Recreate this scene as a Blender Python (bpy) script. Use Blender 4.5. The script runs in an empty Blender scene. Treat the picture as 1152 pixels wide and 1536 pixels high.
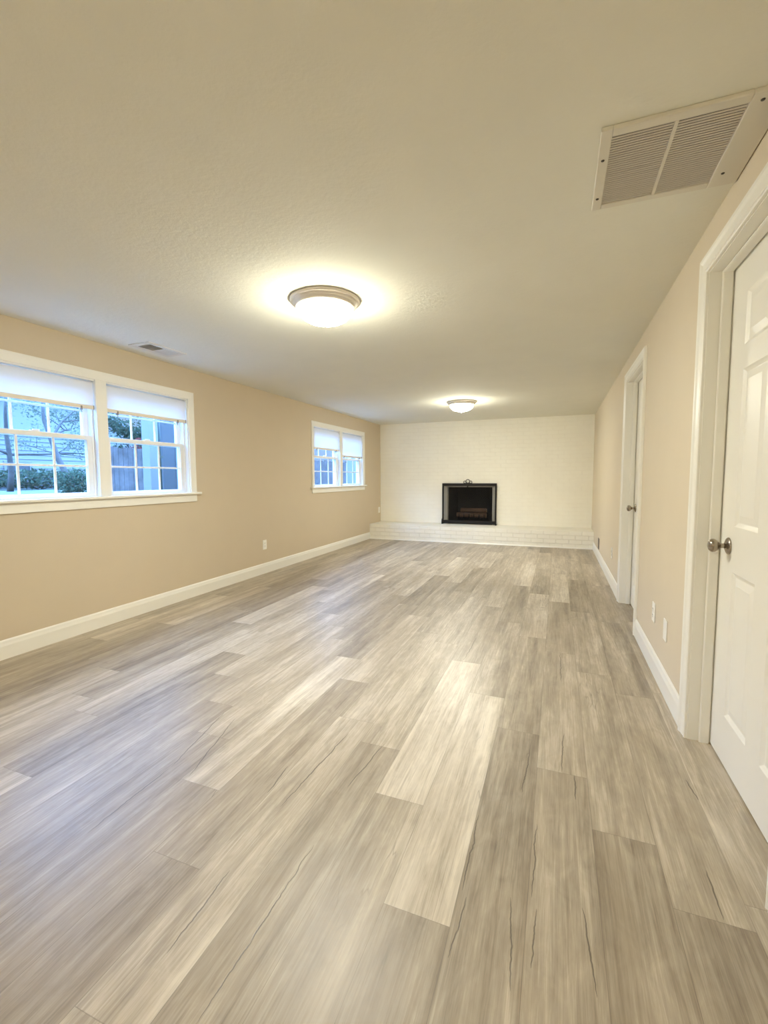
import bpy, bmesh, math, random
from mathutils import Vector, Matrix

S = bpy.context.scene
COL = S.collection
PI = math.pi

# ------------------------------------------------------------------ room dimensions (metres)
XL, XR = -3.505, 0.595          # faces of the left and right wall
YF, YB, YH = -2.6, 8.856, 8.241  # wall behind the camera, brick wall, front of the raised hearth
H = 2.33
CAMZ = 1.2278

# ------------------------------------------------------------------ camera
def make_camera():
    yaw, pitch, roll = 0.36935, -0.07705, -0.0044
    cy, sy, cp, sp = math.cos(yaw), math.sin(yaw), math.cos(pitch), math.sin(pitch)
    f = Vector((-sy * cp, cy * cp, sp)); r = Vector((cy, sy, 0)); u = r.cross(f)
    cr, sr = math.cos(roll), math.sin(roll)
    r2 = cr * r + sr * u; u2 = -sr * r + cr * u
    cam = bpy.data.cameras.new('camera'); o = bpy.data.objects.new('camera', cam); COL.objects.link(o)
    m = Matrix((r2, u2, -f)).transposed().to_4x4(); m.translation = (0, 0, CAMZ)
    o.matrix_world = m
    cam.sensor_fit = 'HORIZONTAL'; cam.sensor_width = 36.0
    cam.lens = 671.03 / 1152 * 36.0
    cam.clip_start = 0.02; cam.clip_end = 400
    S.camera = o
make_camera()

# ------------------------------------------------------------------ world, exposure
LAMP_RADIANCE = 10.5
LAMP_COLOUR = (1.0, 0.98, 0.86)
SKY_STRENGTH = 2.0
EXPOSURE = 0.45

# an overcast blue sky: dim near the horizon, several times brighter overhead
W = bpy.data.worlds.new('world'); S.world = W; W.use_nodes = True
nt = W.node_tree; nt.nodes.clear()
tc = nt.nodes.new('ShaderNodeTexCoord'); sp = nt.nodes.new('ShaderNodeSeparateXYZ'); nt.links.new(tc.outputs['Generated'], sp.inputs[0])
rp = nt.nodes.new('ShaderNodeValToRGB'); nt.links.new(sp.outputs[2], rp.inputs[0])
SKY = [(0.0, (.13, .215, .37)), (.14, (.15, .24, .40)), (.24, (.75, 1.6, 3.6)), (.42, (1.9, 4.3, 9.8)), (1.0, (2.2, 5.0, 11.8))]
els = rp.color_ramp.elements
while len(els) < len(SKY): els.new(.5)
for el, (p_, c_) in zip(els, SKY): el.position = p_; el.color = (*c_, 1)
bg = nt.nodes.new('ShaderNodeBackground'); bg.inputs[1].default_value = SKY_STRENGTH
out = nt.nodes.new('ShaderNodeOutputWorld')
nt.links.new(rp.outputs[0], bg.inputs[0]); nt.links.new(bg.outputs[0], out.inputs[0])

S.view_settings.view_transform = 'Standard'
try: S.view_settings.look = 'None'
except Exception: pass
S.view_settings.gamma = 1.0
S.view_settings.use_curve_mapping = False
S.view_settings.exposure = EXPOSURE
cy_ = S.cycles
cy_.max_bounces = 14; cy_.diffuse_bounces = 10; cy_.glossy_bounces = 4; cy_.transmission_bounces = 6
cy_.transparent_max_bounces = 12; cy_.caustics_reflective = False; cy_.caustics_refractive = False
cy_.sample_clamp_indirect = 12.0
cy_.use_denoising = True

# ------------------------------------------------------------------ mesh helpers
class MB:
    def __init__(s): s.v = []; s.f = []; s.smooth = []
    def add(s, vs, fs, smooth=False):
        n = len(s.v); s.v += [tuple(v) for v in vs]
        for f in fs: s.f.append(tuple(i + n for i in f)); s.smooth.append(smooth)
        return s
    def box(s, x0, x1, y0, y1, z0, z1, M=None):
        x0, x1 = min(x0, x1), max(x0, x1); y0, y1 = min(y0, y1), max(y0, y1); z0, z1 = min(z0, z1), max(z0, z1)
        vs = [Vector((x, y, z)) for z in (z0, z1) for y in (y0, y1) for x in (x0, x1)]
        if M is not None: vs = [M @ v for v in vs]
        return s.add(vs, [(0, 2, 3, 1), (4, 5, 7, 6), (0, 1, 5, 4), (2, 6, 7, 3), (0, 4, 6, 2), (1, 3, 7, 5)])
    def lathe(s, prof, M, n=48, smooth=True):
        """prof: (r, h) along the local z axis"""
        vs = []; fs = []
        for r, h in prof:
            for k in range(n):
                a = 2 * PI * k / n
                vs.append(M @ Vector((r * math.cos(a), r * math.sin(a), h)))
        for i in range(len(prof) - 1):
            for k in range(n):
                k2 = (k + 1) % n
                fs.append((i * n + k, i * n + k2, (i + 1) * n + k2, (i + 1) * n + k))
        fs.append(tuple(range(n - 1, -1, -1))); fs.append(tuple(range((len(prof) - 1) * n, len(prof) * n)))
        return s.add(vs, fs, smooth)
    def tube(s, pts, rad, n=10, closed=False, smooth=True):
        pts = [Vector(p) for p in pts]
        if not isinstance(rad, (list, tuple)): rad = [rad] * len(pts)
        vs = []; fs = []; N = len(pts); up = None
        for i, p in enumerate(pts):
            if closed: d = (pts[(i + 1) % N] - pts[i - 1])
            else: d = pts[min(i + 1, N - 1)] - pts[max(i - 1, 0)]
            d.normalize()
            if up is None:
                up = Vector((0, 0, 1)) if abs(d.z) < .9 else Vector((1, 0, 0))
            a = d.cross(up)
            if a.length < 1e-4: a = d.cross(Vector((0, 1, 0)))
            a.normalize(); b = a.cross(d).normalized(); up = b
            for k in range(n):
                t = 2 * PI * k / n
                vs.append(p + (a * math.cos(t) + b * math.sin(t)) * rad[i])
        for i in range(N if closed else N - 1):
            j = (i + 1) % N
            for k in range(n):
                k2 = (k + 1) % n
                fs.append((i * n + k, i * n + k2, j * n + k2, j * n + k))
        if not closed:
            fs.append(tuple(range(n - 1, -1, -1))); fs.append(tuple(range((N - 1) * n, N * n)))
        return s.add(vs, fs, smooth)
    def sweep(s, corners, prof, closed=False):
        """corners: list of (point, across vector, out vector); prof: (across, out) pairs"""
        vs = []; fs = []; n = len(prof)
        for p, a, o in corners:
            for (u, t) in prof: vs.append(Vector(p) + Vector(a) * u + Vector(o) * t)
        N = len(corners)
        for i in range(N if closed else N - 1):
            j = (i + 1) % N
            for k in range(n - 1):
                fs.append((i * n + k, i * n + k + 1, j * n + k + 1, j * n + k))
            fs.append((i * n + n - 1, i * n, j * n, j * n + n - 1))
        if not closed:
            fs.append(tuple(range(n))); fs.append(tuple(reversed(range((N - 1) * n, N * n))))
        return s.add(vs, fs)
    def build(s, name, mat=None, parent=None, loc=None, bevel=0, seg=2):
        me = bpy.data.meshes.new(name); me.from_pydata(s.v, [], s.f); me.update()
        bm = bmesh.new(); bm.from_mesh(me)
        bmesh.ops.recalc_face_normals(bm, faces=bm.faces)
        bm.to_mesh(me); bm.free()
        for p, sm in zip(me.polygons, s.smooth): p.use_smooth = sm
        o = bpy.data.objects.new(name, me); COL.objects.link(o)
        if mat: me.materials.append(mat)
        if parent is not None: attach(o, parent)
        if loc is not None: o.location = loc
        if bevel:
            b = o.modifiers.new('bevel', 'BEVEL'); b.width = bevel; b.segments = seg; b.limit_method = 'ANGLE'; b.angle_limit = math.radians(40)
        return o

def world_of(o):
    m = Matrix.Translation(o.location) @ o.rotation_euler.to_matrix().to_4x4()
    if o.parent is not None: m = world_of(o.parent) @ o.matrix_parent_inverse @ m
    return m
def attach(o, parent):
    o.parent = parent
    o.matrix_parent_inverse = world_of(parent).inverted()     # meshes are written in room coordinates
def tag(o, label=None, cat=None, group=None, kind=None):
    if label: o['label'] = label
    if cat: o['category'] = cat
    if group: o['group'] = group
    if kind: o['kind'] = kind
    return o
def thing(name, loc, label, cat, group=None):
    o = bpy.data.objects.new(name, None); COL.objects.link(o); o.location = loc; o.empty_display_size = .1
    return tag(o, label, cat, group)
def setting(name, loc):
    o = bpy.data.objects.new(name, None); COL.objects.link(o); o.location = loc; o.empty_display_size = .1
    o['kind'] = 'structure'
    return o

# ------------------------------------------------------------------ materials
class NT:
    def __init__(s, name):
        s.m = bpy.data.materials.new(name); s.m.use_nodes = True; s.t = s.m.node_tree; s.t.nodes.clear()
        s.o = s.t.nodes.new('ShaderNodeOutputMaterial')
    def n(s, typ, **kw):
        x = s.t.nodes.new(typ)
        for k, v in kw.items(): setattr(x, k, v)
        return x
    def l(s, a, b): s.t.links.new(a, b)
    def val(s, inp, v):
        if hasattr(v, 'is_linked') or hasattr(v, 'links'): s.l(v, inp)
        else: inp.default_value = v
    def math(s, op, a, b=None, c=None, clamp=False):
        x = s.n('ShaderNodeMath', operation=op, use_clamp=clamp)
        for i, q in enumerate((a, b, c)):
            if q is not None: s.val(x.inputs[i], q)
        return x.outputs[0]
    def mix(s, fac, a, b, typ='MIX'):
        x = s.n('ShaderNodeMix', data_type='RGBA', blend_type=typ)
        s.val(x.inputs[0], fac); s.val(x.inputs[6], a); s.val(x.inputs[7], b)
        return x.outputs[2]
    def noise(s, vec, scale, detail=4, rough=.55, dist=0):
        x = s.n('ShaderNodeTexNoise'); x.inputs['Scale'].default_value = scale; x.inputs['Detail'].default_value = detail
        x.inputs['Roughness'].default_value = rough; x.inputs['Distortion'].default_value = dist
        if vec is not None: s.l(vec, x.inputs['Vector'])
        return x.outputs[0]
    def mapping(s, vec, scale=(1, 1, 1), loc=(0, 0, 0), rot=(0, 0, 0)):
        x = s.n('ShaderNodeMapping'); s.l(vec, x.inputs[0]); x.inputs['Scale'].default_value = scale
        x.inputs['Location'].default_value = loc; x.inputs['Rotation'].default_value = rot
        return x.outputs[0]
    def coord(s): return s.n('ShaderNodeTexCoord').outputs['Object']
    def pos(s): return s.n('ShaderNodeNewGeometry').outputs['Position']
    def ramp(s, fac, stops):
        x = s.n('ShaderNodeValToRGB'); s.l(fac, x.inputs[0]); e = x.color_ramp.elements
        while len(e) < len(stops): e.new(.5)
        for el, (p, c) in zip(e, stops): el.position = p; el.color = (*c, 1) if len(c) == 3 else c
        return x.outputs[0]
    def bump(s, h, strength=.2, dist=.01):
        x = s.n('ShaderNodeBump'); x.inputs['Strength'].default_value = strength; x.inputs['Distance'].default_value = dist
        s.l(h, x.inputs['Height']); return x.outputs[0]
    def principled(s, col, rough=.5, metal=0, normal=None, spec=.5):
        p = s.n('ShaderNodeBsdfPrincipled'); s.val(p.inputs['Base Color'], col if not isinstance(col, tuple) else (*col[:3], 1))
        s.val(p.inputs['Roughness'], rough); p.inputs['Metallic'].default_value = metal
        p.inputs['Specular IOR Level'].default_value = spec
        if normal is not None: s.l(normal, p.inputs['Normal'])
        s.l(p.outputs[0], s.o.inputs[0]); return p

def mat_plain(name, col, rough=.5, metal=0, bscale=0, bstr=.1, bdist=.002, var=0.0, spec=.5):
    N = NT(name); nrm = None; c = col
    if bscale:
        nz = N.noise(N.pos(), bscale, 5, .6); nrm = N.bump(nz, bstr, bdist)
    if var:
        n2 = N.noise(N.pos(), 3.0, 4, .6)
        lo = tuple(x * (1 - var) for x in col); hi = tuple(min(1, x * (1 + var)) for x in col)
        c = N.ramp(n2, [(.3, lo), (.7, hi)])
    N.principled(c, rough, metal, nrm, spec); return N.m

M = {}
M['ceiling'] = mat_plain('ceiling_plaster', (.77, .765, .69), .9, 0, 38, .42, .004, .015, .2)
M['beige'] = mat_plain('beige_wall_paint', (.665, .585, .455), .75, 0, 140, .12, .001, .012, .3)
M['tan'] = mat_plain('tan_wall_paint', (.60, .51, .38), .75, 0, 140, .12, .001, .012, .3)  # the beige made darker and browner, for the left wall only
M['trim'] = mat_plain('white_trim_paint', (.82, .805, .745), .38, 0, 60, .06, .001, 0, .45)
M['sash'] = mat_plain('white_vinyl_sash', (.82, .82, .80), .35, 0, 0, 0, 0, 0, .45)
M['plate'] = mat_plain('white_plastic_plate', (.86, .845, .79), .35)
M['slot'] = mat_plain('socket_dark', (.05, .045, .04), .5)
M['brownplate'] = mat_plain('brown_plastic', (.09, .06, .04), .4)
M['nickel'] = mat_plain('aged_nickel', (.36, .31, .245), .26, 1.0, 300, .03, .0003)
M['pan'] = mat_plain('pale_nickel_pan', (.70, .65, .60), .38, .35)
M['black'] = mat_plain('black_iron', (.016, .014, .013), .55, 0, 120, .2, .001, 0, .22)
M['firebox'] = mat_plain('sooty_brick', (.035, .03, .025), .9, 0, 20, .5, .01, .3)
M['bark'] = mat_plain('log_bark', (.20, .115, .07), .9, 0, 40, .8, .01, .3)
M['logend'] = mat_plain('log_end', (.42, .30, .17), .85, 0, 60, .3, .003, .15)
M['grille'] = mat_plain('grille_white_metal', (.68, .65, .57), .5, 0, 0)
M['louver'] = mat_plain('grille_louvre_metal', (.58, .545, .49), .5)
M['duct'] = mat_plain('grille_dark_duct', (.07, .062, .052), .8)  # cavity shade put into one dark colour; the screws use it too
M['hem'] = mat_plain('shade_hem_bar', (.78, .72, .62), .5)
M['clip'] = mat_plain('shade_clip', (.25, .22, .2), .5)

def mat_brick(name, bump_d, bump_s, joint_dark):
    N = NT(name); p = N.pos()
    sx = N.n('ShaderNodeSeparateXYZ'); N.l(p, sx.inputs[0])
    cx = N.n('ShaderNodeCombineXYZ'); N.l(sx.outputs[0], cx.inputs[0]); N.l(sx.outputs[2], cx.inputs[1])
    b = N.n('ShaderNodeTexBrick'); N.l(cx.outputs[0], b.inputs['Vector'])
    b.inputs['Scale'].default_value = 1.0; b.inputs['Brick Width'].default_value = .205; b.inputs['Row Height'].default_value = .0742
    b.inputs['Mortar Size'].default_value = .006; b.inputs['Mortar Smooth'].default_value = .7
    b.inputs['Color1'].default_value = (1, 1, 1, 1); b.inputs['Color2'].default_value = (.93, .93, .93, 1); b.inputs['Mortar'].default_value = (0, 0, 0, 1)
    n1 = N.noise(p, 55, 5, .6)
    bw = N.n('ShaderNodeRGBToBW'); N.l(b.outputs[0], bw.inputs[0])
    h = N.math('ADD', bw.outputs[0], N.math('MULTIPLY', n1, .35))
    n2 = N.noise(p, 2.2, 3, .6)
    c = N.ramp(n2, [(.3, (.86, .835, .745)), (.7, (.90, .88, .79))])
    mort = N.math('MULTIPLY', N.math('SUBTRACT', 1, bw.outputs[0]), joint_dark, clamp=True)      # joint lines darkened in the colour to back up the faint bump
    c = N.mix(mort, c, (.52, .47, .37, 1))
    N.principled(c, .6, 0, N.bump(h, bump_s, bump_d), .35)
    return N.m
M['brick'] = mat_brick('white_painted_brick', .004, .6, .05)
M['hearth'] = mat_brick('white_painted_hearth_brick', .008, .9, .17)

def mat_glass():
    N = NT('window_glass')
    g = N.n('ShaderNodeBsdfGlossy'); g.inputs['Roughness'].default_value = 0.0
    t = N.n('ShaderNodeBsdfTransparent'); t.inputs[0].default_value = (.97, .98, .98, 1)
    fr = N.n('ShaderNodeFresnel'); fr.inputs[0].default_value = 1.45
    bk = N.n('ShaderNodeNewGeometry').outputs['Backfacing']          # reflect on the outer faces of the pane only
    fc = N.math('MULTIPLY', fr.outputs[0], N.math('SUBTRACT', 1, bk))
    mx = N.n('ShaderNodeMixShader'); N.l(fc, mx.inputs[0]); N.l(t.outputs[0], mx.inputs[1]); N.l(g.outputs[0], mx.inputs[2])
    N.l(mx.outputs[0], N.o.inputs[0]); return N.m
M['glass'] = mat_glass()
def mat_shade():
    N = NT('roller_shade_fabric')
    wv = N.noise(N.mapping(N.pos(), (1, 40, 400)), 3, 3, .6)
    c = N.ramp(wv, [(.2, (.80, .79, .79)), (.8, (.86, .85, .85))])
    d = N.n('ShaderNodeBsdfDiffuse'); N.l(c, d.inputs[0])
    t = N.n('ShaderNodeBsdfTranslucent'); N.l(c, t.inputs[0])
    mx = N.n('ShaderNodeMixShader'); mx.inputs[0].default_value = .22
    N.l(d.outputs[0], mx.inputs[1]); N.l(t.outputs[0], mx.inputs[2]); N.l(mx.outputs[0], N.o.inputs[0]); return N.m
M['shade'] = mat_shade()
def mat_screen():
    N = NT('fire_screen_wire_mesh')
    d = N.n('ShaderNodeBsdfDiffuse'); d.inputs[0].default_value = (.02, .019, .018, 1)
    t = N.n('ShaderNodeBsdfTransparent')
    mx = N.n('ShaderNodeMixShader'); mx.inputs[0].default_value = .27
    N.l(t.outputs[0], mx.inputs[1]); N.l(d.outputs[0], mx.inputs[2]); N.l(mx.outputs[0], N.o.inputs[0]); return N.m
M['screen'] = mat_screen()
def mat_bowl(k):
    N = NT('lit_frosted_bowl')
    sx = N.n('ShaderNodeSeparateXYZ'); N.l(N.pos(), sx.inputs[0])
    d = N.math('DIVIDE', N.math('SUBTRACT', H - .047, sx.outputs[2]), .095, clamp=True)      # 0 at the rim, 1 at the bottom
    e = N.n('ShaderNodeEmission')
    c = tuple(LAMP_COLOUR); rim = (c[0], c[1] * .92, c[2] * .58)
    N.l(N.ramp(d, [(0, rim), (.5, c)]), e.inputs[0])
    N.l(N.math('MULTIPLY', N.math('ADD', .26, N.math('MULTIPLY', d, .9)), LAMP_RADIANCE * k), e.inputs[1])
    N.l(e.outputs[0], N.o.inputs[0]); return N.m

# ---- floor boards: tone and seed are stored per board, grain is procedural
CRACKS = [  # near x, near y, far x, far y, half width
    (-.731, .70, -.735, 1.23, .0030), (-.915, .79, -.932, 1.05, .0030), (-.235, 1.24, -.239, 1.56, .0028),
    (-.231, 1.04, -.219, 1.225, .0028), (-.040, 1.29, -.040, 1.59, .0026), (-.034, 1.09, -.027, 1.26, .0026),
    (-.075, 1.02, -.099, 1.27, .0026), (.116, 1.08, .097, 1.31, .0028), (.528, 1.93, .513, 2.05, .0032), (.458, 1.41, .462, 1.58, .0026)]
PX_CRACKS = [((450, 1178), (517, 1105)), ((521, 1181), (576, 1116)), ((420, 1211), (522, 1100)), ((401, 1190), (432, 1149)),
             ((255, 1152), (337, 1068)), ((840, 978), (842, 1026)), ((845, 1100), (842, 1158)), ((783, 1190), (795, 1125)), ((862, 1163), (864, 1200)),
             ((130, 1250), (255, 1152)), ((283, 1165), (352, 1078)), ((696, 990), (715, 956))]
def px_floor(px, py):
    cam = S.camera.matrix_world
    d = cam.to_3x3() @ Vector(((px - 576) / 671.03, (768 - py) / 671.03, -1))
    t = -CAMZ / d.z
    return d.x * t, d.y * t
for a, b in PX_CRACKS:
    (xa, ya), (xb, yb) = px_floor(*a), px_floor(*b)
    if ya > yb: xa, ya, xb, yb = xb, yb, xa, ya
    CRACKS.append((xa, ya, xb, yb, .0030))

def mat_floor():
    N = NT('greige_vinyl_planks')
    p = N.pos()
    tone = N.n('ShaderNodeAttribute', attribute_name='tone').outputs['Fac']
    seed = N.n('ShaderNodeAttribute', attribute_name='seed').outputs['Fac']
    uv = N.n('ShaderNodeAttribute', attribute_name='local').outputs['Vector']
    sep = N.n('ShaderNodeSeparateXYZ'); N.l(p, sep.inputs[0]); X, Y = sep.outputs[0], sep.outputs[1]
    def vec(kx, ky, ks):
        c = N.n('ShaderNodeCombineXYZ')
        N.l(N.math('MULTIPLY', X, kx), c.inputs[0]); N.l(N.math('MULTIPLY', Y, ky), c.inputs[1]); N.l(N.math('MULTIPLY', seed, ks), c.inputs[2])
        return c.outputs[0]
    fine = N.noise(vec(150, 4.2, 31), 1, 6, .7, .8)
    grain = N.noise(vec(34, 2.2, 47), 1, 5, .6, 1.2)
    cloud = N.noise(vec(9, 1.6, 83), 1, 4, .55, .5)
    blot = N.noise(vec(16, 7, 61), 1, 4, .6, 1.5)
    streak = N.noise(vec(13, .55, 23), 1, 2, .5, .3)
    v = N.math('ADD', .5, N.math('MULTIPLY', tone, .20))
    for s_, k in ((fine, .56), (grain, .44), (cloud, .46), (blot, .24), (streak, .50)):
        v = N.math('ADD', v, N.math('MULTIPLY', N.math('SUBTRACT', s_, .5), k))
    col = N.ramp(v, [(.06, (.105, .08, .056)), (.32, (.25, .207, .154)), (.54, (.395, .338, .256)), (.84, (.665, .60, .49))])
    # warm brownish bands
    hue = N.noise(vec(7, .9, 11), 1, 2, .5)
    col = N.mix(N.math('MULTIPLY', N.math('SUBTRACT', hue, .45, clamp=True), 1.2), col, (.33, .265, .185, 1), 'MIX')
    # random hairline checks
    ridge = N.noise(vec(11, 1.1, 71), 1, 3, .5, .4)
    msk = N.noise(vec(5, 1.3, 19), 1, 2, .5)
    r = N.math('SUBTRACT', 1, N.math('DIVIDE', N.math('ABSOLUTE', N.math('SUBTRACT', ridge, .5)), .006), clamp=True)
    r = N.math('MULTIPLY', r, N.math('MULTIPLY', N.math('SUBTRACT', msk, .60, clamp=True), 8, clamp=True))
    wig = N.noise(N.mapping(p, (1.5, 11, 1)), 1, 3, .6)
    wig = N.math('MULTIPLY', N.math('SUBTRACT', wig, .5), .022)
    dark = N.math('MULTIPLY', r, .55)
    for (xa, ya, xb, yb, hw) in CRACKS:
        t = N.math('DIVIDE', N.math('SUBTRACT', Y, ya), yb - ya)
        cx = N.math('ADD', N.math('ADD', N.math('MULTIPLY', t, xb - xa), xa), wig)
        prof = N.math('MULTIPLY', N.math('MULTIPLY', t, N.math('SUBTRACT', 1, t)), 4, clamp=True)
        wd = N.math('ADD', N.math('MULTIPLY', N.math('POWER', prof, .5), hw), 1e-5)
        q = N.math('SUBTRACT', 1, N.math('DIVIDE', N.math('ABSOLUTE', N.math('SUBTRACT', X, cx)), wd), clamp=True)
        q = N.math('MULTIPLY', q, N.math('GREATER_THAN', prof, .001))
        dark = N.math('MAXIMUM', dark, N.math('MULTIPLY', N.math('POWER', q, .6), .85))
    col = N.mix(dark, col, (.06, .047, .036, 1))
    # board seams
    su = N.n('ShaderNodeSeparateXYZ'); N.l(uv, su.inputs[0])
    seam = N.math('LESS_THAN', N.math('MINIMUM', su.outputs[0], su.outputs[1]), .0011)
    col = N.mix(N.math('MULTIPLY', seam, .38), col, (.10, .08, .06, 1))
    hgt = N.math('SUBTRACT', N.math('ADD', N.math('MULTIPLY', fine, .7), N.math('MULTIPLY', grain, .5)), N.math('MULTIPLY', N.math('MAXIMUM', dark, seam), 1.2))
    rough = N.math('ADD', .33, N.math('MULTIPLY', fine, .12))
    N.principled(col, rough, 0, N.bump(hgt, .22, .0015), .5)
    return N.m
M['floor'] = mat_floor()

# ------------------------------------------------------------------ structure: floor
PW, PL = .194, 1.3605
ROW_JOINT = {0: 2.48, 1: 2.170, 2: 1.916, 3: 2.993, 4: 2.760, -1: 2.893, -2: 1.822, -4: 2.378, -5: 2.685, -6: 1.616, -7: 3.235, -8: 3.522, -9: 1.112, -11: 1.665, -12: 1.972}
TONE = {  # (row, index of the joint at the near end, counted from the measured joint)
    (-1, -1): 1.05, (0, -1): .85, (-2, 0): .45, (-2, -1): -.25, (1, -1): -.35, (1, 0): .05, (1, 1): .55, (1, 2): -.45, (0, 2): .75, (0, 0): .05, (0, 1): -.35,
    (3, 1): -.65, (2, -1): -.1, (2, 0): .0, (3, 0): .15, (3, -1): .0, (4, -1): .1, (4, -2): -.55, (4, 0): -.3, (0, -2): -.35, (-5, -1): .75, (-5, -2): -.45, (-5, 2): .9, (-5, 0): -.25,
    (-4, -1): -.05, (-6, 0): .2, (-6, -1): -.25, (-7, -1): .15, (-7, -2): -.35, (-6, -2): -.1, (-8, -2): -.3, (-9, -2): -.45, (-10, -1): .1, (-10, -2): -.1, (-7, 0): .0, (-8, -1): .3, (-8, 0): -.4, (-9, 0): -.75, (-9, -1): .25, (-11, -1): .25, (-11, 0): -.15, (-12, -1): .25, (-12, 0): -.5}
def make_floor():
    rnd = random.Random(7)
    verts = []; faces = []; loc = []; tones = []; seeds = []
    x_lo, x_hi, y_lo, y_hi = XL - .02, XR + .15, YF - .02, YB + .02
    for row in range(-17, 7):
        xa, xb = -.44 + row * PW, -.44 + (row + 1) * PW
        if xb <= x_lo or xa >= x_hi: continue
        base = ROW_JOINT.get(row, rnd.uniform(0, PL) + 1)
        k0 = math.floor((y_lo - base) / PL)
        for k in range(k0, k0 + 12):
            ya, yb = base + k * PL, base + (k + 1) * PL
            if yb <= y_lo or ya >= y_hi: continue
            tn = TONE.get((row, k), rnd.gauss(0, .38)); sd = rnd.uniform(0, 10)
            cx0, cx1, cy0, cy1 = max(xa, x_lo), min(xb, x_hi), max(ya, y_lo), min(yb, y_hi)
            # five rows x three columns keep the distance-to-edge attribute linear near the seams
            e = .004
            xs = sorted({cx0, min(max(xa + e, cx0), cx1), min(max(xb - e, cx0), cx1), cx1})
            ys = sorted({cy0, min(max(ya + e, cy0), cy1), min(max(yb - e, cy0), cy1), cy1})
            for i in range(len(xs) - 1):
                for j in range(len(ys) - 1):
                    n = len(verts)
                    for (x, y) in ((xs[i], ys[j]), (xs[i + 1], ys[j]), (xs[i + 1], ys[j + 1]), (xs[i], ys[j + 1])):
                        verts.append((x, y, 0)); loc.append((min(x - xa, xb - x), min(y - ya, yb - y), 0))
                        tones.append(tn); seeds.append(sd)
                    faces.append((n, n + 1, n + 2, n + 3))
    me = bpy.data.meshes.new('floor'); me.from_pydata(verts, [], faces); me.update()
    at = me.attributes.new('tone', 'FLOAT', 'POINT'); at.data.foreach_set('value', tones)
    at = me.attributes.new('seed', 'FLOAT', 'POINT'); at.data.foreach_set('value', seeds)
    at = me.attributes.new('local', 'FLOAT_VECTOR', 'POINT'); at.data.foreach_set('vector', [c for v in loc for c in v])
    me.materials.append(M['floor'])
    o = bpy.data.objects.new('floor', me); COL.objects.link(o); o['kind'] = 'structure'
make_floor()

# ------------------------------------------------------------------ structure: walls and ceiling
WT = .125
WIN = [(1.635, 3.635), (5.995, 7.995)]       # outer edges of the window casings
CW = .072                                     # casing width
Z_STOOL, Z_HEAD = 1.085, 2.025
def struct(mb, name, mat, **k): o = mb.build(name, mat, **k); o['kind'] = 'structure'; return o
b = MB(); b.box(XL - WT, XR + .15, YF - .1, YB + .6, H, H + .15); struct(b, 'ceiling', M['ceiling'])
b = MB()
ys = [YF - .1]
for a, c in WIN: ys += [a + CW, c - CW]
ys.append(YB + .1)
b.box(XL - WT, XL, ys[0], ys[1], -.1, H); b.box(XL - WT, XL, ys[2], ys[3], -.1, H); b.box(XL - WT, XL, ys[4], ys[5], -.1, H)
for a, c in ((ys[1], ys[2]), (ys[3], ys[4])):
    b.box(XL - WT, XL, a, c, -.1, Z_STOOL - .02); b.box(XL - WT, XL, a, c, Z_HEAD, H)
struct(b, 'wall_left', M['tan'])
DOORS = [(1.505, 2.385), (3.93, 4.81)]       # clear openings
DH = 2.105
b = MB()
ys = [YF - .1, DOORS[0][0] - .018, DOORS[0][1] + .018, DOORS[1][0] - .018, DOORS[1][1] + .018, YB + .1]
for i in (0, 2, 4): b.box(XR, XR + .15, ys[i], ys[i + 1], -.1, H)
for i in (1, 3): b.box(XR, XR + .15, ys[i], ys[i + 1], DH + .018, H)
b.box(XR + .15, XR + .2, YF - .1, YB + .1, -.1, H)
struct(b, 'wall_right', M['beige'])
b = MB(); b.box(XL - WT, XR + .2, YF - .1, YF, -.1, H); struct(b, 'wall_front', M['beige'])
# brick wall with the firebox opening
FX0, FX1, FZ0, FZ1 = -2.055, -1.172, .297, 1.03
b = MB()
b.box(XL - WT, FX0, YB, YB + .5, -.1, H); b.box(FX1, XR + .2, YB, YB + .5, -.1, H)
b.box(FX0, FX1, YB, YB + .5, FZ1, H); b.box(FX0, FX1, YB, YB + .5, -.1, FZ0 - .03)
struct(b, 'wall_back', M['brick'])
b = MB()
e = .03
x0, x1, xi0, xi1, yb_ = FX0, FX1, FX0 + .12, FX1 - .12, YB + .44
def slab(p, q): b.add(p, q)
b.add([(x0, YB + .10, FZ0), (xi0, yb_, FZ0), (xi0, yb_, FZ1), (x0, YB + .10, FZ1), (x0, yb_ + e, FZ0), (x0, yb_ + e, FZ1)], [(0, 1, 2, 3), (0, 4, 1), (3, 2, 5), (0, 3, 5, 4), (1, 4, 5, 2)])
b.add([(x1, YB + .10, FZ0), (xi1, yb_, FZ0), (xi1, yb_, FZ1), (x1, YB + .10, FZ1), (x1, yb_ + e, FZ0), (x1, yb_ + e, FZ1)], [(0, 3, 2, 1), (0, 1, 4), (3, 5, 2), (0, 4, 5, 3), (1, 2, 5, 4)])
b.box(xi0, xi1, yb_, yb_ + e, FZ0, FZ1); b.box(x0, x1, YB + .01, YB + .5, FZ0 - .03, FZ0); b.box(x0, x1, YB + .1, YB + .5, FZ1 - .02, FZ1)
struct(b, 'trim_firebox', M['firebox'])

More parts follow.
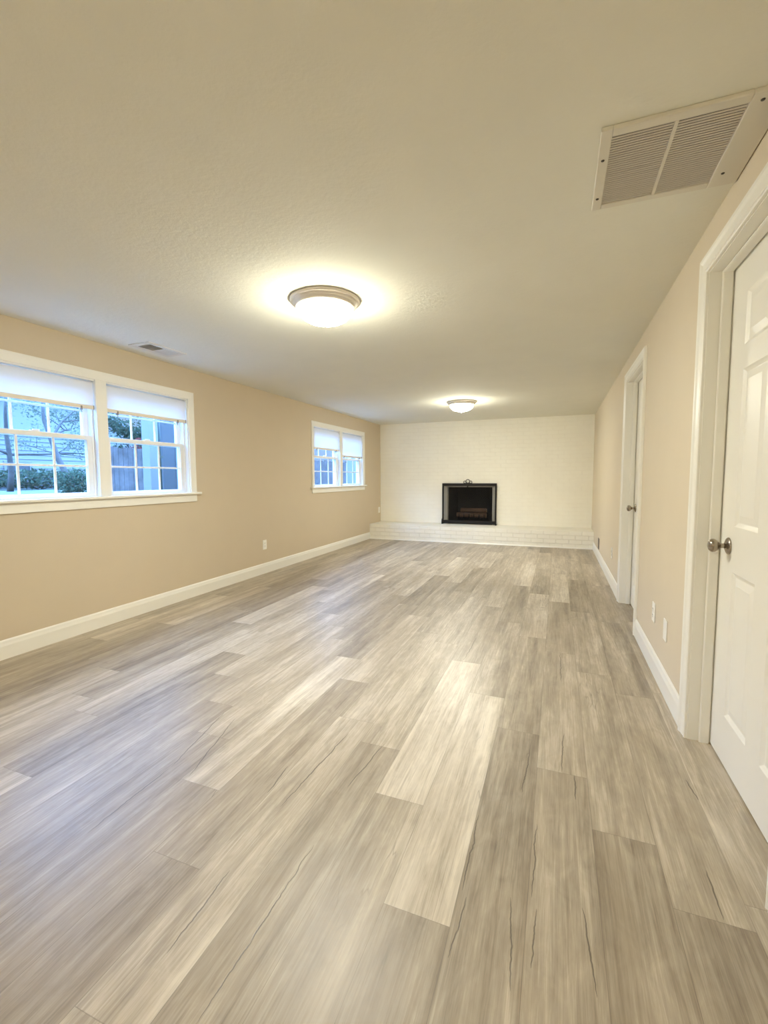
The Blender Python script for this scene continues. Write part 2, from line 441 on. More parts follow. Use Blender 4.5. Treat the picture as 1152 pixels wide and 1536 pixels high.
# ------------------------------------------------------------------ baseboards
BASE = [(0, 0), (0, .015), (.092, .015), (.108, .011), (.122, .009), (.132, .004), (.132, 0)]   # (height, depth)
def baseboard(name, x, sgn, y0, y1):
    b = MB(); up = (0, 0, 1); outv = (sgn, 0, 0)
    b.sweep([((x, y0, 0), up, outv), ((x, y1, 0), up, outv)], BASE)
    struct(b, name, M['trim'])
DC = .078
baseboard('baseboard_left', XL, 1, YF, YH)
baseboard('baseboard_right', XR, -1, DOORS[1][1] + DC + .005, YH)
baseboard('baseboard_right', XR, -1, DOORS[0][1] + DC + .005, DOORS[1][0] - DC - .005)
baseboard('baseboard_right', XR, -1, YF, DOORS[0][0] - DC - .005)
b = MB(); b.box(XL + .015, XR - .015, YF, YF + .015, 0, .13); struct(b, 'baseboard_front', M['trim'])

# ------------------------------------------------------------------ raised hearth
HZ = .297
b = MB(); b.box(XL, XR, YH, YB - .002, 0, HZ)
hearth = b.build('hearth', M['hearth'], bevel=.006)
tag(hearth, 'long low raised hearth of white painted brick running along the foot of the back wall', 'hearth')
b = MB(); b.sweep([((XL + .015, YH, 0), (0, 0, 1), (0, -1, 0)), ((XR - .015, YH, 0), (0, 0, 1), (0, -1, 0))], [(0, 0), (0, .014), (.008, .014), (.016, .009), (.020, 0)])
struct(b, 'trim_hearth', M['trim'])

# ------------------------------------------------------------------ doors
CASE = [(0, 0), (0, .011), (.004, .0135), (.009, .0135), (.011, .008), (.0145, .008), (.018, .0125), (.046, .0155), (.058, .021), (.069, .022), (.076, .017), (.078, .009), (.078, 0)]
def make_door(n, y0, y1):
    root = setting('door_%d' % n, (XR, (y0 + y1) / 2, 0))
    # casing, mitred round the opening on the room side (reveal 5 mm)
    r = .005
    b = MB()
    b.sweep([((XR, y0 - r, 0), (0, -1, 0), (-1, 0, 0)), ((XR, y0 - r, DH + r), (0, -1, 1), (-1, 0, 0)),
             ((XR, y1 + r, DH + r), (0, 1, 1), (-1, 0, 0)), ((XR, y1 + r, 0), (0, 1, 0), (-1, 0, 0))], CASE)
    b.build('casing', M['trim'], root)
    b = MB(); t = .018
    b.box(XR - .001, XR + .15, y0 - t, y0, 0, DH); b.box(XR - .001, XR + .15, y1, y1 + t, 0, DH); b.box(XR - .001, XR + .15, y0 - t, y1 + t, DH, DH + t)
    b.build('jamb', M['trim'], root)
    b = MB(); xs0, xs1, st = XR + .044, XR + .081, .012
    prof = [(0, xs1), (0, xs0 + .004), (-.004, xs0), (-st + .003, xs0), (-st, xs0 + .005), (-st, xs1)]
    b.sweep([((0, y0, 0), (0, -1, 0), (1, 0, 0)), ((0, y0, DH), (0, -1, 1), (1, 0, 0)), ((0, y1, DH), (0, 1, 1), (1, 0, 0)), ((0, y1, 0), (0, 1, 0), (1, 0, 0))],
            [(u, x) for u, x in prof])
    b.build('door_stop', M['trim'], root)
    # six-panel leaf
    xf = XR + .088; ya, yb, za, zb = y0 + .003, y1 - .003, .007, DH - .003
    off = y0 - 1.505
    cols = [(1.64 + off, 1.87 + off), (1.995 + off, 2.225 + off)]
    rows = [(.212, .83), (1.02, 1.655), (1.75, 1.96)]
    b = MB()
    ysl = [ya] + [q for c in cols for q in c] + [yb]; zsl = [za] + [q for c in rows for q in c] + [zb]
    for i in range(5):
        for j in range(7):
            a0, a1, c0, c1 = ysl[i], ysl[i + 1], zsl[j], zsl[j + 1]
            if i % 2 == 1 and j % 2 == 1:
                # moulded panel: ogee step in, flat, raised field
                rings = [(0, 0), (.006, .004), (.016, .009), (.020, .009), (.045, .003), (.048, .002)]
                vs = []; fs = []
                for (d, x) in rings:
                    vs += [(xf + x, a0 + d, c0 + d), (xf + x, a1 - d, c0 + d), (xf + x, a1 - d, c1 - d), (xf + x, a0 + d, c1 - d)]
                for k in range(len(rings) - 1):
                    for q in range(4):
                        q2 = (q + 1) % 4
                        fs.append((k * 4 + q, k * 4 + q2, k * 4 + 4 + q2, k * 4 + 4 + q))
                k = (len(rings) - 1) * 4; fs.append((k, k + 1, k + 2, k + 3))
                b.add(vs, fs)
            else:
                b.add([(xf, a0, c0), (xf, a1, c0), (xf, a1, c1), (xf, a0, c1)], [(0, 1, 2, 3)])
    xb = xf + .035
    b.add([(xf, ya, za), (xf, yb, za), (xf, yb, zb), (xf, ya, zb), (xb, ya, za), (xb, yb, za), (xb, yb, zb), (xb, ya, zb)],
          [(4, 5, 6, 7), (0, 1, 5, 4), (1, 2, 6, 5), (2, 3, 7, 6), (3, 0, 4, 7)])
    leaf = b.build('door_leaf', M['trim'], root)
    # knob on its rosette
    ky, kz = y1 - .108, .932
    Mx = Matrix.Translation((xf, ky, kz)) @ Matrix.Rotation(-PI / 2, 4, 'Y')     # local z points into the room
    b = MB(); b.lathe([(.0, 0), (.036, 0), (.036, .003), (.032, .007), (.020, .012), (.014, .014), (.0, .014)], Mx, 40)
    b.build('rosette', M['nickel'], root)
    b = MB(); b.lathe([(.0, .012), (.011, .012), (.010, .022), (.010, .030), (.014, .036), (.022, .041), (.027, .049), (.0285, .056), (.027, .063), (.021, .070), (.012, .0735), (.0, .0745)], Mx, 40)
    k = b.build('door_knob', M['nickel'], root); k['label'] = 'round aged nickel knob'
    return root
make_door(1, *DOORS[0]); make_door(2, *DOORS[1])

# ------------------------------------------------------------------ windows
def rect_frame(b, x0, x1, y0, y1, z0, z1, s, bt, tp):
    b.box(x0, x1, y0, y0 + s, z0, z1); b.box(x0, x1, y1 - s, y1, z0, z1)
    b.box(x0, x1, y0 + s, y1 - s, z0, z0 + bt); b.box(x0, x1, y0 + s, y1 - s, z1 - tp, z1)
WCASE = [(0, 0), (0, .012), (.005, .014), (.045, .016), (.062, .020), (.070, .018), (.072, .010), (.072, 0)]
def make_window(n, ya, yb):
    root = setting('window_%d' % n, (XL, (ya + yb) / 2, Z_STOOL))
    i0, i1 = ya + CW, yb - CW; ym = (ya + yb) / 2; mh = .048
    b = MB()
    b.sweep([((XL, i0, Z_STOOL), (0, -1, 0), (1, 0, 0)), ((XL, i0, Z_HEAD), (0, -1, 1), (1, 0, 0)), ((XL, i1, Z_HEAD), (0, 1, 1), (1, 0, 0)), ((XL, i1, Z_STOOL), (0, 1, 0), (1, 0, 0))], WCASE)
    b.build('casing', M['trim'], root)
    b = MB(); b.box(XL - .01, XL + .014, ym - mh, ym + mh, Z_STOOL, Z_HEAD); b.build('mullion_casing', M['trim'], root, bevel=.003)
    b = MB(); b.box(XL - .02, XL + .045, ya - .045, yb + .045, Z_STOOL - .022, Z_STOOL); b.build('window_stool', M['trim'], root, bevel=.006, seg=3)
    b = MB(); b.box(XL, XL + .016, ya, yb, Z_STOOL - .095, Z_STOOL - .022); b.build('apron', M['trim'], root, bevel=.003)
    b = MB(); t = .012
    b.box(XL - WT, XL, i0 - .002, i0 + t, Z_STOOL - .02, Z_HEAD); b.box(XL - WT, XL, i1 - t, i1 + .002, Z_STOOL - .02, Z_HEAD)
    b.box(XL - WT, XL, i0, i1, Z_HEAD - t, Z_HEAD + .002); b.box(XL - WT - .02, XL - .02, i0, i1, Z_STOOL - .022, Z_STOOL)
    b.box(XL - WT, XL - .01, ym - mh + .005, ym + mh - .005, Z_STOOL, Z_HEAD)
    b.build('jamb_liner', M['sash'], root)
    for (a, c) in ((i0 + t, ym - mh + .005), (ym + mh - .005, i1 - t)):
        # side tracks
        b = MB()
        for q in (a, c - .018): b.box(XL - .13, XL - .035, q, q + .018, Z_STOOL, Z_HEAD - t)
        b.build('sash_track', M['sash'], root, bevel=.003)
        s0, s1 = a + .014, c - .014; st = .045
        zm = 1.558
        lo = MB(); xa, xb = XL - .075, XL - .042
        rect_frame(lo, xa, xb, s0, s1, Z_STOOL + .001, zm + .018, st, .032, .035)
        g0, g1, h0, h1 = s0 + st, s1 - st, Z_STOOL + .033, zm - .017
        mx = (xa + xb) / 2
        for k in (1, 2):
            y = g0 + (g1 - g0) * k / 3; lo.box(mx - .006, mx + .006, y - .008, y + .008, h0, h1)
        lo.box(mx - .0062, mx + .0062, g0, g1, (h0 + h1) / 2 - .008, (h0 + h1) / 2 + .008)
        lower = lo.build('lower_sash', M['sash'], root, bevel=.002)
        p = MB(); p.box(mx - .002, mx + .002, g0 - .005, g1 + .005, h0 - .005, h1 + .005); p.build('pane', M['glass'], lower)
        lk = MB(); yl = (s0 + s1) / 2
        lk.box(xa + .004, xb - .004, yl - .03, yl + .03, zm + .018, zm + .026); lk.box(xa + .008, xa + .02, yl - .012, yl + .035, zm + .026, zm + .034)
        lk.build('sash_lock', M['sash'], lower, bevel=.002)
        up = MB(); xa, xb = XL - .115, XL - .080
        rect_frame(up, xa, xb, s0, s1, zm - .018, Z_HEAD - t, st, .035, .035)
        h0, h1 = zm + .017, Z_HEAD - t - .035; mx = (xa + xb) / 2
        for k in (1, 2):
            y = g0 + (g1 - g0) * k / 3; up.box(mx - .006, mx + .006, y - .008, y + .008, h0, h1)
        up.box(mx - .0062, mx + .0062, g0, g1, (h0 + h1) / 2 - .008, (h0 + h1) / 2 + .008)
        upper = up.build('upper_sash', M['sash'], root, bevel=.002)
        p = MB(); p.box(mx - .002, mx + .002, g0 - .005, g1 + .005, h0 - .005, h1 + .005); p.build('pane', M['glass'], upper)
for i, (a, c) in enumerate(WIN): make_window(i + 1, a, c)

# ------------------------------------------------------------------ roller shades
def make_shade(y0, y1, zh, label):
    xs = XL - .014
    root = thing('roller_shade', (xs, (y0 + y1) / 2, Z_HEAD - .02), label, 'window shade', 'roller shades in the two windows')
    b = MB(); b.tube([(xs - .014, y0 + .004, Z_HEAD - .03), (xs - .014, y1 - .004, Z_HEAD - .03)], .0135, 20); b.build('roller', M['shade'], root)
    b = MB(); n = 14; m = 10; vs = []; fs = []
    for i in range(n + 1):
        z = Z_HEAD - .028 + (zh + .012 - Z_HEAD + .028) * i / n
        for j in range(m + 1):
            s = j / m; y = y0 + .006 + (y1 - y0 - .012) * s
            vs.append((xs + .0025 * math.sin(PI * i / n) * (abs(2 * s - 1) ** 3), y, z))
    for i in range(n):
        for j in range(m): fs.append((i * (m + 1) + j, i * (m + 1) + j + 1, (i + 1) * (m + 1) + j + 1, (i + 1) * (m + 1) + j))
    b.add(vs, fs, True); b.build('fabric', M['shade'], root)
    b = MB(); b.box(xs - .006, xs + .007, y0 + .004, y1 - .004, zh - .016, zh + .016); bar = b.build('hem_bar', M['hem'], root, bevel=.004)
    bar['label'] = 'cream hem bar along the bottom edge'
    for y in (y0 + .006, y1 - .012):
        b = MB(); b.box(xs - .007, xs + .008, y, y + .006, zh - .015, zh + .017); b.build('end_cap', M['clip'], bar)
    for y in (y0 + .11, y1 - .11):
        b = MB(); b.box(xs - .009, xs + .010, y - .006, y + .006, zh - .028, zh + .004); b.tube([(xs, y, zh - .026), (xs + .004, y + .004, zh - .045)], .0025, 8); b.build('clip', M['clip'], bar)
    return root
def halves(w):
    a, c = w; ym = (a + c) / 2
    return (a + CW + .012, ym - .046), (ym + .046, c - CW - .012)
(l0, r0), (l1, r1) = halves(WIN[0]), halves(WIN[1])
make_shade(*l0, 1.800, 'white roller shade cut off by the left edge, in the near window')
make_shade(*r0, 1.797, 'white roller shade in the right half of the near window above the fence view')
make_shade(*l1, 1.690, 'white roller shade in the left half of the far window, ending above the sash rail')
make_shade(*r1, 1.605, 'white roller shade in the right half of the far window, drawn lowest of all')

# ------------------------------------------------------------------ ceiling lights
def make_light(x, y, label, k):
    root = thing('ceiling_light', (x, y, H), label, 'ceiling light', 'flush dome ceiling lights')
    T = Matrix.Translation((x, y, H))
    b = MB(); b.lathe([(0, 0), (.216, 0), (.218, -.004), (.216, -.014), (.208, -.019), (.203, -.020), (.201, -.026), (.196, -.033), (.190, -.036), (.187, -.043), (.181, -.050), (.172, -.052), (.170, -.046), (.0, -.046)], T, 72)
    b.build('pan', M['pan'], root)
    prof = [(.171, -.047)]
    for k in range(1, 15):
        a = PI / 2 * k / 14
        prof.append((.172 * math.cos(a) ** .85 if k < 14 else .006, -.047 - .095 * math.sin(a)))
    b = MB(); b.lathe(prof, T, 72); bw = b.build('glass_bowl', mat_bowl(k), root); bw['label'] = 'glowing frosted glass bowl'
    b = MB(); b.lathe([(0, -.140), (.010, -.141), (.012, -.146), (.009, -.150), (.007, -.154), (.008, -.158), (.004, -.164), (0, -.165)], T, 24); b.build('finial', M['pan'], root)
make_light(-1.38, 2.56, 'lit flush dome ceiling light nearest the viewer, large with a stepped metal rim', 1.08)
make_light(-1.335, 6.62, 'small looking lit dome ceiling light farther back, near the brick wall', 3.2)
make_light(-1.38, -1.50, 'lit dome ceiling light behind the viewer', .36)  # unseen lamp, added to help light the foreground

# ------------------------------------------------------------------ return air grille and register on the ceiling
def screw(b, x, y, z): b.lathe([(0, 0), (.006, 0), (.005, -.002), (0, -.0025)], Matrix.Translation((x, y, z)), 12)
def make_grille():
    x0, x1, y0, y1 = .104, .592, 1.656, 2.112
    root = thing('return_air_grille', ((x0 + x1) / 2, (y0 + y1) / 2, H), 'large square return air grille with two louvred panels on the ceiling at upper right', 'air vent')
    a0, a1, c0, c1, d0, d1 = .138, .500, 1.690, 2.080, .313, .323
    zt = H - .014
    b = MB(); b.box(x0, a0, y0, y1, zt, H); b.box(a1, x1, y0, y1, zt, H); b.box(a0, a1, y0, c0, zt, H); b.box(a0, a1, c1, y1, zt, H)
    fr = b.build('frame', M['grille'], root, bevel=.003)
    b = MB(); b.box(d0, d1, c0, c1, zt + .001, H - .003); b.build('divider_bar', M['grille'], root)
    b = MB(); b.box(a0, a1, c0, c1, H - .0025, H - .0002); b.build('backing', M['duct'], root)  # dark sheet standing for the shaded cavity; no duct is modelled
    for (p, q) in ((a0, d0), (d1, a1)):
        b = MB(); n = 32
        for k in range(n):
            y = c0 + (c1 - c0) * (k + .5) / n
            R = Matrix.Translation((0, y, H - .008)) @ Matrix.Rotation(math.radians(-15), 4, 'X')
            b.box(p, q, -.0033, .0033, -.0006, .0006, R)
        b.build('louvre_panel', M['louver'], root)
    for (x, y) in ((.120, 1.80), (.120, 2.03), (.53, 1.69), (.53, 2.03)):
        b = MB(); screw(b, x, y, zt); b.build('screw', M['duct'], fr)
make_grille()
def make_register():
    x0, x1, y0, y1 = -3.325, -3.095, 2.765, 3.165
    root = thing('ceiling_register', ((x0 + x1) / 2, (y0 + y1) / 2, H), 'small white two-way air register on the ceiling above the near window', 'air vent')
    a0, a1, c0, c1, cm = -3.275, -3.140, 2.815, 3.120, 2.968; zt = H - .008
    b = MB(); b.box(x0, a0, y0, y1, zt, H); b.box(a1, x1, y0, y1, zt, H); b.box(a0, a1, y0, c0, zt, H); b.box(a0, a1, c1, y1, zt, H); b.box(a0, a1, cm - .006, cm + .006, zt, H)
    b.build('frame', M['grille'], root, bevel=.003)
    b = MB(); b.box(a0, a1, c0, c1, H - .002, H - .0002); b.build('backing', M['duct'], root)  # shade behind the louvres, painted as a dark sheet
    for (p, q, ang) in ((c0, cm - .006, 50), (cm + .006, c1, -50)):
        b = MB(); n = 9
        for k in range(n):
            y = p + (q - p) * (k + .5) / n
            R = Matrix.Translation((0, y, H - .006)) @ Matrix.Rotation(math.radians(ang), 4, 'X')
            b.box(a0, a1, -.0055, .0055, -.0005, .0005, R)
        b.build('louvre_set', M['grille'], root)
make_register()

# ------------------------------------------------------------------ outlets and plates
def make_plate(x, sgn, y, z, kind, label, name='wall_outlet', cat='outlet', mat='plate', w=.078, h=.122):
    root = thing(name, (x, y, z), label, cat, 'electrical plates on the walls')
    b = MB(); b.box(x, x + sgn * .006, y - w / 2, y + w / 2, z - h / 2, z + h / 2); pl = b.build('cover_plate', M[mat], root, bevel=.003)
    if kind == 'duplex':
        for dz in (.020, -.020):
            b = MB(); X = x + sgn * .006
            Mx = Matrix.Translation((x + sgn * .0055, y, z + dz)) @ Matrix.Rotation(sgn * PI / 2, 4, 'Y')
            b.lathe([(0, 0), (.0165, 0), (.016, .003), (0, .003)], Mx, 24, False); so = b.build('socket', M[mat], root)
            b = MB()
            for dy in (-.006, .006): b.box(X + sgn * .002, X + sgn * .0032, y + dy - .0012, y + dy + .0012, z + dz - .001, z + dz + .008)
            b.box(X + sgn * .002, X + sgn * .0032, y - .002, y + .002, z + dz - .010, z + dz - .005)
            b.build('slot', M['slot'], so)
        b = MB(); Mx = Matrix.Translation((x + sgn * .006, y, z)) @ Matrix.Rotation(sgn * PI / 2, 4, 'Y'); b.lathe([(0, 0), (.003, 0), (.002, .001), (0, .001)], Mx, 10); b.build('screw', M['nickel'], root)
    else:
        for dz in (.042, -.042):
            b = MB(); Mx = Matrix.Translation((x + sgn * .006, y, z + dz)) @ Matrix.Rotation(sgn * PI / 2, 4, 'Y'); b.lathe([(0, 0), (.003, 0), (.002, .001), (0, .001)], Mx, 10); b.build('screw', M[mat], root)
make_plate(XL, 1, 4.78, .370, 'duplex', 'white duplex outlet low on the left wall between the two windows')
make_plate(XL, 1, 8.765, .545, 'duplex', 'white outlet on the left wall in the corner above the hearth', w=.10)
make_plate(XR, -1, 3.225, .365, 'duplex', 'white duplex outlet on the right wall, left of the blank plate')
make_plate(XR, -1, 2.895, .355, 'blank', 'white blank cover plate on the right wall beside the near door', 'blank_cover_plate', 'cover plate')
make_plate(XR, -1, 5.59, .365, 'duplex', 'pale outlet on the right wall just beyond the far door')
make_plate(XR, -1, 7.30, .235, 'blank', 'dark brown cover plate on the right wall near the hearth', 'brown_cover_plate', 'cover plate', 'brownplate', .16, .16)

# ------------------------------------------------------------------ fire screen, grate and logs
def make_screen():
    yc = 8.80; x0, x1, z0, z1 = -2.148, -1.083, HZ, 1.106
    root = thing('fireplace_screen', ((x0 + x1) / 2, yc, HZ), 'black iron fireplace screen with a mesh panel and ring finial standing on the white hearth', 'fire screen')
    b = MB(); s = .030
    b.box(x0, x0 + s, yc - .014, yc + .014, z0 + .012, z1); b.box(x1 - s, x1, yc - .014, yc + .014, z0 + .012, z1)
    b.box(x0 + s, x1 - s, yc - .014, yc + .014, z1 - .052, z1); b.box(x0 + s, x1 - s, yc - .014, yc + .014, z0 + .012, z0 + .075)
    b.build('frame', M['black'], root, bevel=.004)
    b = MB(); b.box(x0 + s - .004, x1 - s + .004, yc - .002, yc + .002, z0 + .07, z1 - .045); mp = b.build('mesh_panel', M['screen'], root); mp['label'] = 'dark wire mesh'
    xm = -1.640
    b = MB()
    def ring(cx, cz, r, t): b.tube([(cx + r * math.cos(2 * PI * k / 28), yc, cz + r * math.sin(2 * PI * k / 28)) for k in range(28)], t, 8, True)
    ring(xm, z1 + .040, .036, .0065); ring(xm - .058, z1 + .022, .024, .0055); ring(xm + .058, z1 + .022, .024, .0055)
    b.box(xm - .085, xm + .085, yc - .006, yc + .006, z1 - .002, z1 + .006)
    b.build('ring_finial', M['black'], root)
    b = MB(); b.box(xm - .012, xm + .012, yc - .018, yc - .010, z1 - .085, z1 - .02); b.build('centre_latch', M['black'], root, bevel=.003)
    for x in (x0 + .006, x1 - .006):
        b = MB(); b.box(x - .014, x + .014, yc - .05, yc + .05, z0, z0 + .016)
        b.tube([(x, yc - .045, z0 + .012), (x, yc - .052, z0 + .05), (x, yc - .04, z0 + .085), (x, yc - .02, z0 + .10)], .011, 10)
        b.build('foot', M['black'], root, bevel=.003)
make_screen()
def make_fire():
    zg = FZ0; xc = -1.59; yc = YB + .24
    root = thing('fire_grate', (xc, yc, zg), 'black iron grate holding logs inside the dark firebox', 'fire grate')
    for k in range(6):
        x = xc - .25 + .10 * k
        b = MB(); b.tube([(x, yc - .15, zg + .19), (x, yc - .145, zg + .11), (x, yc - .10, zg + .09), (x, yc + .12, zg + .09), (x, yc + .14, zg + .17)], .008, 8); b.build('bar', M['black'], root)
    for y in (yc - .10, yc + .11):
        b = MB(); b.box(xc - .28, xc + .28, y - .008, y + .008, zg + .072, zg + .086); b.build('rail', M['black'], root)
        for x in (xc - .24, xc + .24):
            b = MB(); b.box(x - .008, x + .008, y - .008, y + .008, zg, zg + .08); b.build('leg', M['black'], root)
    rnd = random.Random(3)
    def log(x, y, z, ln, r, rz, label):
        T = Matrix.Translation((x, y, z)) @ Matrix.Rotation(rz, 4, 'Z') @ Matrix.Rotation(PI / 2, 4, 'Y')
        t = thing('firewood_log', (x, y, z), label, 'log', 'logs on the fire grate')
        b = MB(); n = 20; vs = []; fs = []; rr = [r * rnd.uniform(.9, 1.06) for _ in range(n)]
        for i in range(7):
            for k in range(n):
                a = 2 * PI * k / n; q = rr[k] * rnd.uniform(.97, 1.03)
                vs.append(T @ Vector((q * math.cos(a), q * math.sin(a), -ln / 2 + ln * i / 6)))
        for i in range(6):
            for k in range(n): fs.append((i * n + k, i * n + (k + 1) % n, (i + 1) * n + (k + 1) % n, (i + 1) * n + k))
        b.add(vs, fs, True); b.build('bark', M['bark'], t)
        for sg in (-1, 1):
            b = MB(); b.lathe([(0, sg * ln / 2 - sg * .004), (r * .9, sg * ln / 2 - sg * .004), (r * .86, sg * ln / 2 + sg * .002), (0, sg * ln / 2 + sg * .003)], T, 20, False); b.build('cut_end', M['logend'], t)
    log(xc - .17, yc - .052, zg + .163, .28, .050, .05, 'brown split log at the left front of the fire grate')
    log(xc + .15, yc - .052, zg + .161, .27, .049, -.05, 'yellowish split log at the right front of the fire grate')
    log(xc, yc + .058, zg + .163, .50, .050, .0, 'long dark log at the back of the fire grate')
    log(xc + .02, yc + .003, zg + .258, .52, .046, -.01, 'long log lying across the top of the pile in the firebox')
make_fire()

# ------------------------------------------------------------------ outdoors, seen through the windows
GZ = .80
M['grass'] = mat_plain('lawn', (.07, .085, .06), .95, 0, 30, .5, .02, .35)
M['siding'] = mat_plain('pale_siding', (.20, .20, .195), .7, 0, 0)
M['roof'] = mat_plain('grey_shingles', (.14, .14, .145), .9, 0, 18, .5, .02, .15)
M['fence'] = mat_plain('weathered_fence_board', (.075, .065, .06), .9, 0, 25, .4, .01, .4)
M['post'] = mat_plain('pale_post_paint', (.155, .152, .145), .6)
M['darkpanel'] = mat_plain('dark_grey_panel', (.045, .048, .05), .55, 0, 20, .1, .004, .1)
M['pipe'] = mat_plain('dark_green_pipe', (.03, .05, .042), .5)
M['trunk'] = mat_plain('tree_bark', (.075, .068, .062), .95, 0, 30, .7, .02, .3)
def mat_leaf(name, a, c):
    N = NT(name); nz = N.noise(N.pos(), 9, 3, .6); col = N.ramp(nz, [(.3, a), (.7, c)])
    d = N.n('ShaderNodeBsdfDiffuse'); N.l(col, d.inputs[0]); t = N.n('ShaderNodeBsdfTranslucent'); N.l(col, t.inputs[0])
    mx = N.n('ShaderNodeMixShader'); mx.inputs[0].default_value = .35; N.l(d.outputs[0], mx.inputs[1]); N.l(t.outputs[0], mx.inputs[2]); N.l(mx.outputs[0], N.o.inputs[0]); return N.m
M['leaf'] = mat_leaf('green_leaves', (.035, .055, .036), (.085, .115, .075))
M['paleleaf'] = mat_leaf('pale_leaves', (.08, .10, .07), (.16, .18, .13))
M['redleaf'] = mat_leaf('red_leaves', (.12, .025, .025), (.20, .05, .045))
b = MB(); b.box(-90, XL - WT, -40, 90, GZ - .5, GZ); struct(b, 'ground_outside', M['grass'])

def leaves(b, c, rx, ry, rz, n, size, rnd, shell=.35):
    for _ in range(n):
        v = Vector((rnd.gauss(0, 1), rnd.gauss(0, 1), rnd.gauss(0, 1))).normalized() * (shell + (1 - shell) * rnd.random()) ** .6
        p = Vector((c[0] + v.x * rx, c[1] + v.y * ry, c[2] + v.z * rz))
        a = Vector((rnd.gauss(0, 1), rnd.gauss(0, 1), rnd.gauss(0, .6))).normalized(); d = a.cross(Vector((rnd.gauss(0, 1), rnd.gauss(0, 1), rnd.gauss(0, 1)))).normalized()
        s = size * rnd.uniform(.6, 1.3)
        b.add([p - a * s, p + d * s * .45, p + a * s, p - d * s * .45], [(0, 1, 2, 3)])
def make_tree(name, x, y, h, lean, rad, leafmat, nleaf, lsize, seed, label, cat='tree', spread=1.0, group=None, crown=.5):
    rnd = random.Random(seed)
    root = thing(name, (x, y, GZ), label, cat, group)
    b = MB(); lv = MB()
    def branch(p, d, ln, r, depth):
        pts = [p]; rr = [r]; q = p.copy(); dd = d.copy(); n = 5
        for i in range(n):
            dd = (dd + Vector((rnd.gauss(0, .13), rnd.gauss(0, .13), rnd.gauss(0, .08)))).normalized()
            q = q + dd * ln / n; pts.append(q.copy()); rr.append(r * (1 - .6 * (i + 1) / n))
        b.tube(pts, rr, 7 if depth < 2 else 5)
        if depth < 3:
            for k in range(4 if depth == 0 else 3):
                i = rnd.randint(2, n); bd = (dd * .55 + Vector((rnd.gauss(0, .6), rnd.gauss(0, .6), rnd.gauss(.22, .3))) * spread).normalized()
                branch(pts[i], bd, ln * rnd.uniform(.5, .75), rr[i] * .62, depth + 1)
        if depth >= 2:
            for i in range(2, n + 1): leaves(lv, pts[i], crown, crown, crown * .7, nleaf, lsize, rnd, .1)
    branch(Vector((x, y, GZ - .02)), Vector((lean[0], lean[1], 1)).normalized(), h, rad, 0)
    b.build('trunk', M['trunk'], root)
    if nleaf: lv.build('foliage', leafmat, root)
def make_shrub(name, x, y, rx, ry, h, leafmat, n, size, seed, label):
    rnd = random.Random(seed); root = thing(name, (x, y, GZ), label, 'shrub')
    b = MB()
    for k in range(7):
        a = 2 * PI * k / 7; b.tube([(x, y, GZ - .02), (x + rx * .35 * math.cos(a), y + ry * .35 * math.sin(a), GZ + h * .45), (x + rx * .55 * math.cos(a), y + ry * .55 * math.sin(a), GZ + h * .8)], [.02, .014, .006], 6)
    b.build('stems', M['trunk'], root)
    lv = MB(); leaves(lv, (x, y, GZ + h * .55), rx, ry, h * .5, n, size, rnd, .25); lv.build('foliage', leafmat, root)

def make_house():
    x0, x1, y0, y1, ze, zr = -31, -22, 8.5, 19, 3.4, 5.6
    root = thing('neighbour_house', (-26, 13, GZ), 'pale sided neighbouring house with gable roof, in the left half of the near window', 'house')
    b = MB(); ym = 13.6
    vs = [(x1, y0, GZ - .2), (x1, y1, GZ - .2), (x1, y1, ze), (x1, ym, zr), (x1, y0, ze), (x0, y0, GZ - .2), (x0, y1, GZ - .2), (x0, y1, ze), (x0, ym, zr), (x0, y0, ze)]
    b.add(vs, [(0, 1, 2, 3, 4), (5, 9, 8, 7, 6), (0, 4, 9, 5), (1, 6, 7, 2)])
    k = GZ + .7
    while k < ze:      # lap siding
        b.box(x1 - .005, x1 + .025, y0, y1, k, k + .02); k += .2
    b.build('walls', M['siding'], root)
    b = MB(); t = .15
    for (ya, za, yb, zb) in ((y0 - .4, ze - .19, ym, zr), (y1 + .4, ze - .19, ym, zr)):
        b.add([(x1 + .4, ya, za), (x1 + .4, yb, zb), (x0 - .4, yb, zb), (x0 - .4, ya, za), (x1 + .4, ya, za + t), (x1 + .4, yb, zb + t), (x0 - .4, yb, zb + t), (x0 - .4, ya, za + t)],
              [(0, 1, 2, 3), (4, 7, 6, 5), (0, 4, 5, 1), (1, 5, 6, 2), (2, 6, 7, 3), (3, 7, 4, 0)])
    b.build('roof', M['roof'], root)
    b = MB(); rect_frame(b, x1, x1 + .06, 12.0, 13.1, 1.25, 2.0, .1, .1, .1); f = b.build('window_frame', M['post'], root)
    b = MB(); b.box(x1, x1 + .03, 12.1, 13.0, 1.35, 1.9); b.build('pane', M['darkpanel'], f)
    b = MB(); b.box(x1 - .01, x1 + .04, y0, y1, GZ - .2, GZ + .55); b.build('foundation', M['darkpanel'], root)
make_house()

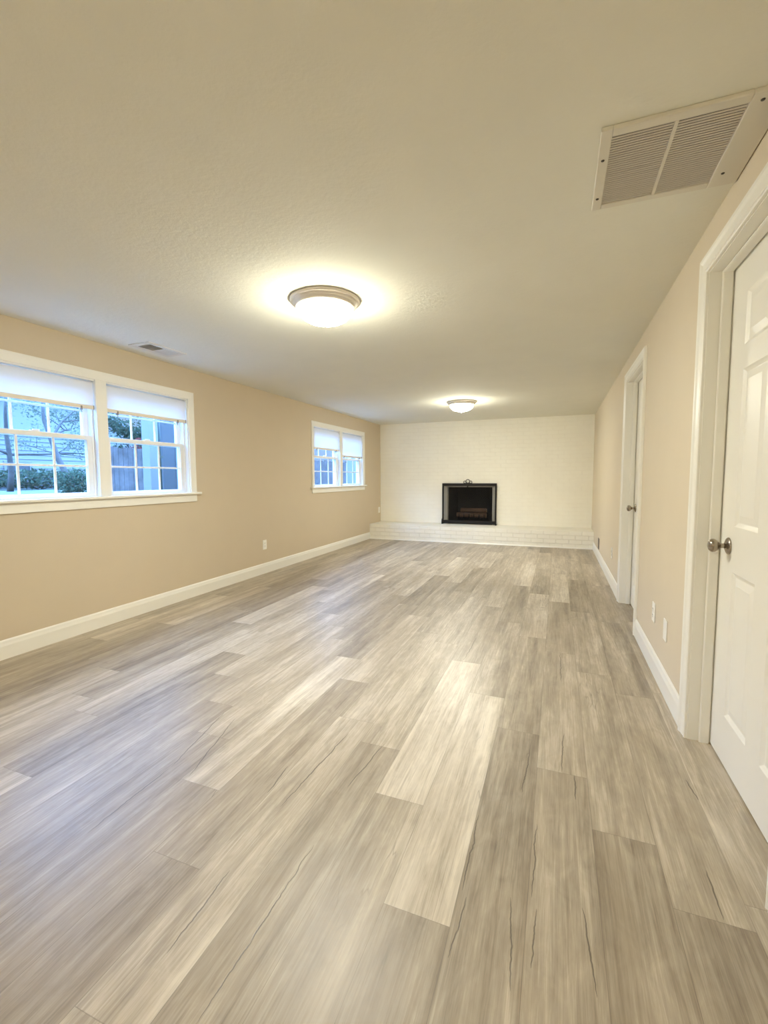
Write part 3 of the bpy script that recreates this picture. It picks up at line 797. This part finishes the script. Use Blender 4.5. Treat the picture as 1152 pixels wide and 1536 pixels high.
def make_fence():
    x = -11.0; y0, y1 = 8.25, 26.0; zt = 2.06
    root = thing('wooden_fence', (x, (y0 + y1) / 2, GZ), 'weathered dark vertical board fence across the yard outside the windows', 'fence')
    b = MB(); rnd = random.Random(5); y = y0
    while y < y1:
        w = .138; z = zt + rnd.uniform(-.02, .02); b.box(x - .01, x + .012 + rnd.uniform(0, .006), y, y + w, GZ - .05, z); y += .146
    b.build('boards', M['fence'], root)
    b = MB(); b.box(x - .06, x - .011, y0, y1, 1.05, 1.14); b.box(x - .06, x - .011, y0, y1, 1.75, 1.84); b.build('rails', M['fence'], root)
    for k in range(8):
        yy = y0 + .1 + k * 2.4; b = MB(); b.box(x - .16, x - .061, yy, yy + .1, GZ - .1, 2.12); b.build('fence_post', M['fence'], root)
make_fence()
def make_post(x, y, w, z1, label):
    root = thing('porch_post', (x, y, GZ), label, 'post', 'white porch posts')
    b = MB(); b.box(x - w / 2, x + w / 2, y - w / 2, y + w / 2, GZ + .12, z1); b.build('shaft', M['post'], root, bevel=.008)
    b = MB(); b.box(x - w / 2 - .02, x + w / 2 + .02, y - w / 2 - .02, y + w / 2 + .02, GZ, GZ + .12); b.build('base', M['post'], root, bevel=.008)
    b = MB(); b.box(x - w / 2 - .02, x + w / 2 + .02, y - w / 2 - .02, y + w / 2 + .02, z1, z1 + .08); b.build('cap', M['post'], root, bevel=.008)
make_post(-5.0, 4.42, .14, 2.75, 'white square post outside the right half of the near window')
make_post(-4.9, 10.55, .30, 2.75, 'broad white square post outside the right half of the far window')
root = thing('downspout', (-5.0, 4.56, GZ), 'thin dark green pipe standing beside the white post outside the near window', 'pipe')
b = MB(); b.tube([(-5.0, 4.56, GZ), (-5.0, 4.56, 2.7)], .022, 12); b.build('pipe', M['pipe'], root)
b = MB(); b.box(-5.03, -4.97, 4.525, 4.595, 1.5, 1.53); b.build('bracket', M['pipe'], root)
root = thing('privacy_panel', (-5.5, 5.19, GZ), 'tall dark grey panel outside the near window, right of the white post', 'panel')
b = MB(); b.box(-5.53, -5.47, 5.05, 5.29, GZ, 2.7); b.build('board', M['darkpanel'], root)
b = MB(); b.box(-5.54, -5.46, 5.29, 5.36, GZ, 2.75); b.build('edge_post', M['post'], root)

make_tree('yard_tree', -12.2, 8.25, 2.6, (.0, -.20), .09, M['paleleaf'], 16, .045, 11, 'slim leaning tree with bare branches in the yard, left half of the near window', spread=1.1, crown=.42)
make_tree('yard_tree', -17.5, 9.7, 3.3, (.0, .1), .10, M['paleleaf'], 16, .055, 23, 'pale leafed spreading tree cut by the left edge of the near window', spread=1.25, crown=.5)
make_tree('fence_tree', -15.2, 12.3, 2.2, (.0, .05), .07, M['leaf'], 34, .055, 31, 'bushy green tree rising above the fence, right half of the near window', spread=1.0, crown=.36)
make_shrub('red_shrub', -11.8, 10.15, .42, .40, 1.66, M['redleaf'], 900, .045, 41, 'red leafed shrub just above the fence top beside the white post')
make_shrub('green_bush', -9.0, 6.15, .40, .36, .62, M['leaf'], 1500, .035, 43, 'rounded green bush low in the left half of the near window')
make_shrub('green_bush', -20.0, 12.2, 1.1, 3.6, .8, M['leaf'], 2600, .09, 47, 'long low hedge in front of the neighbouring house')
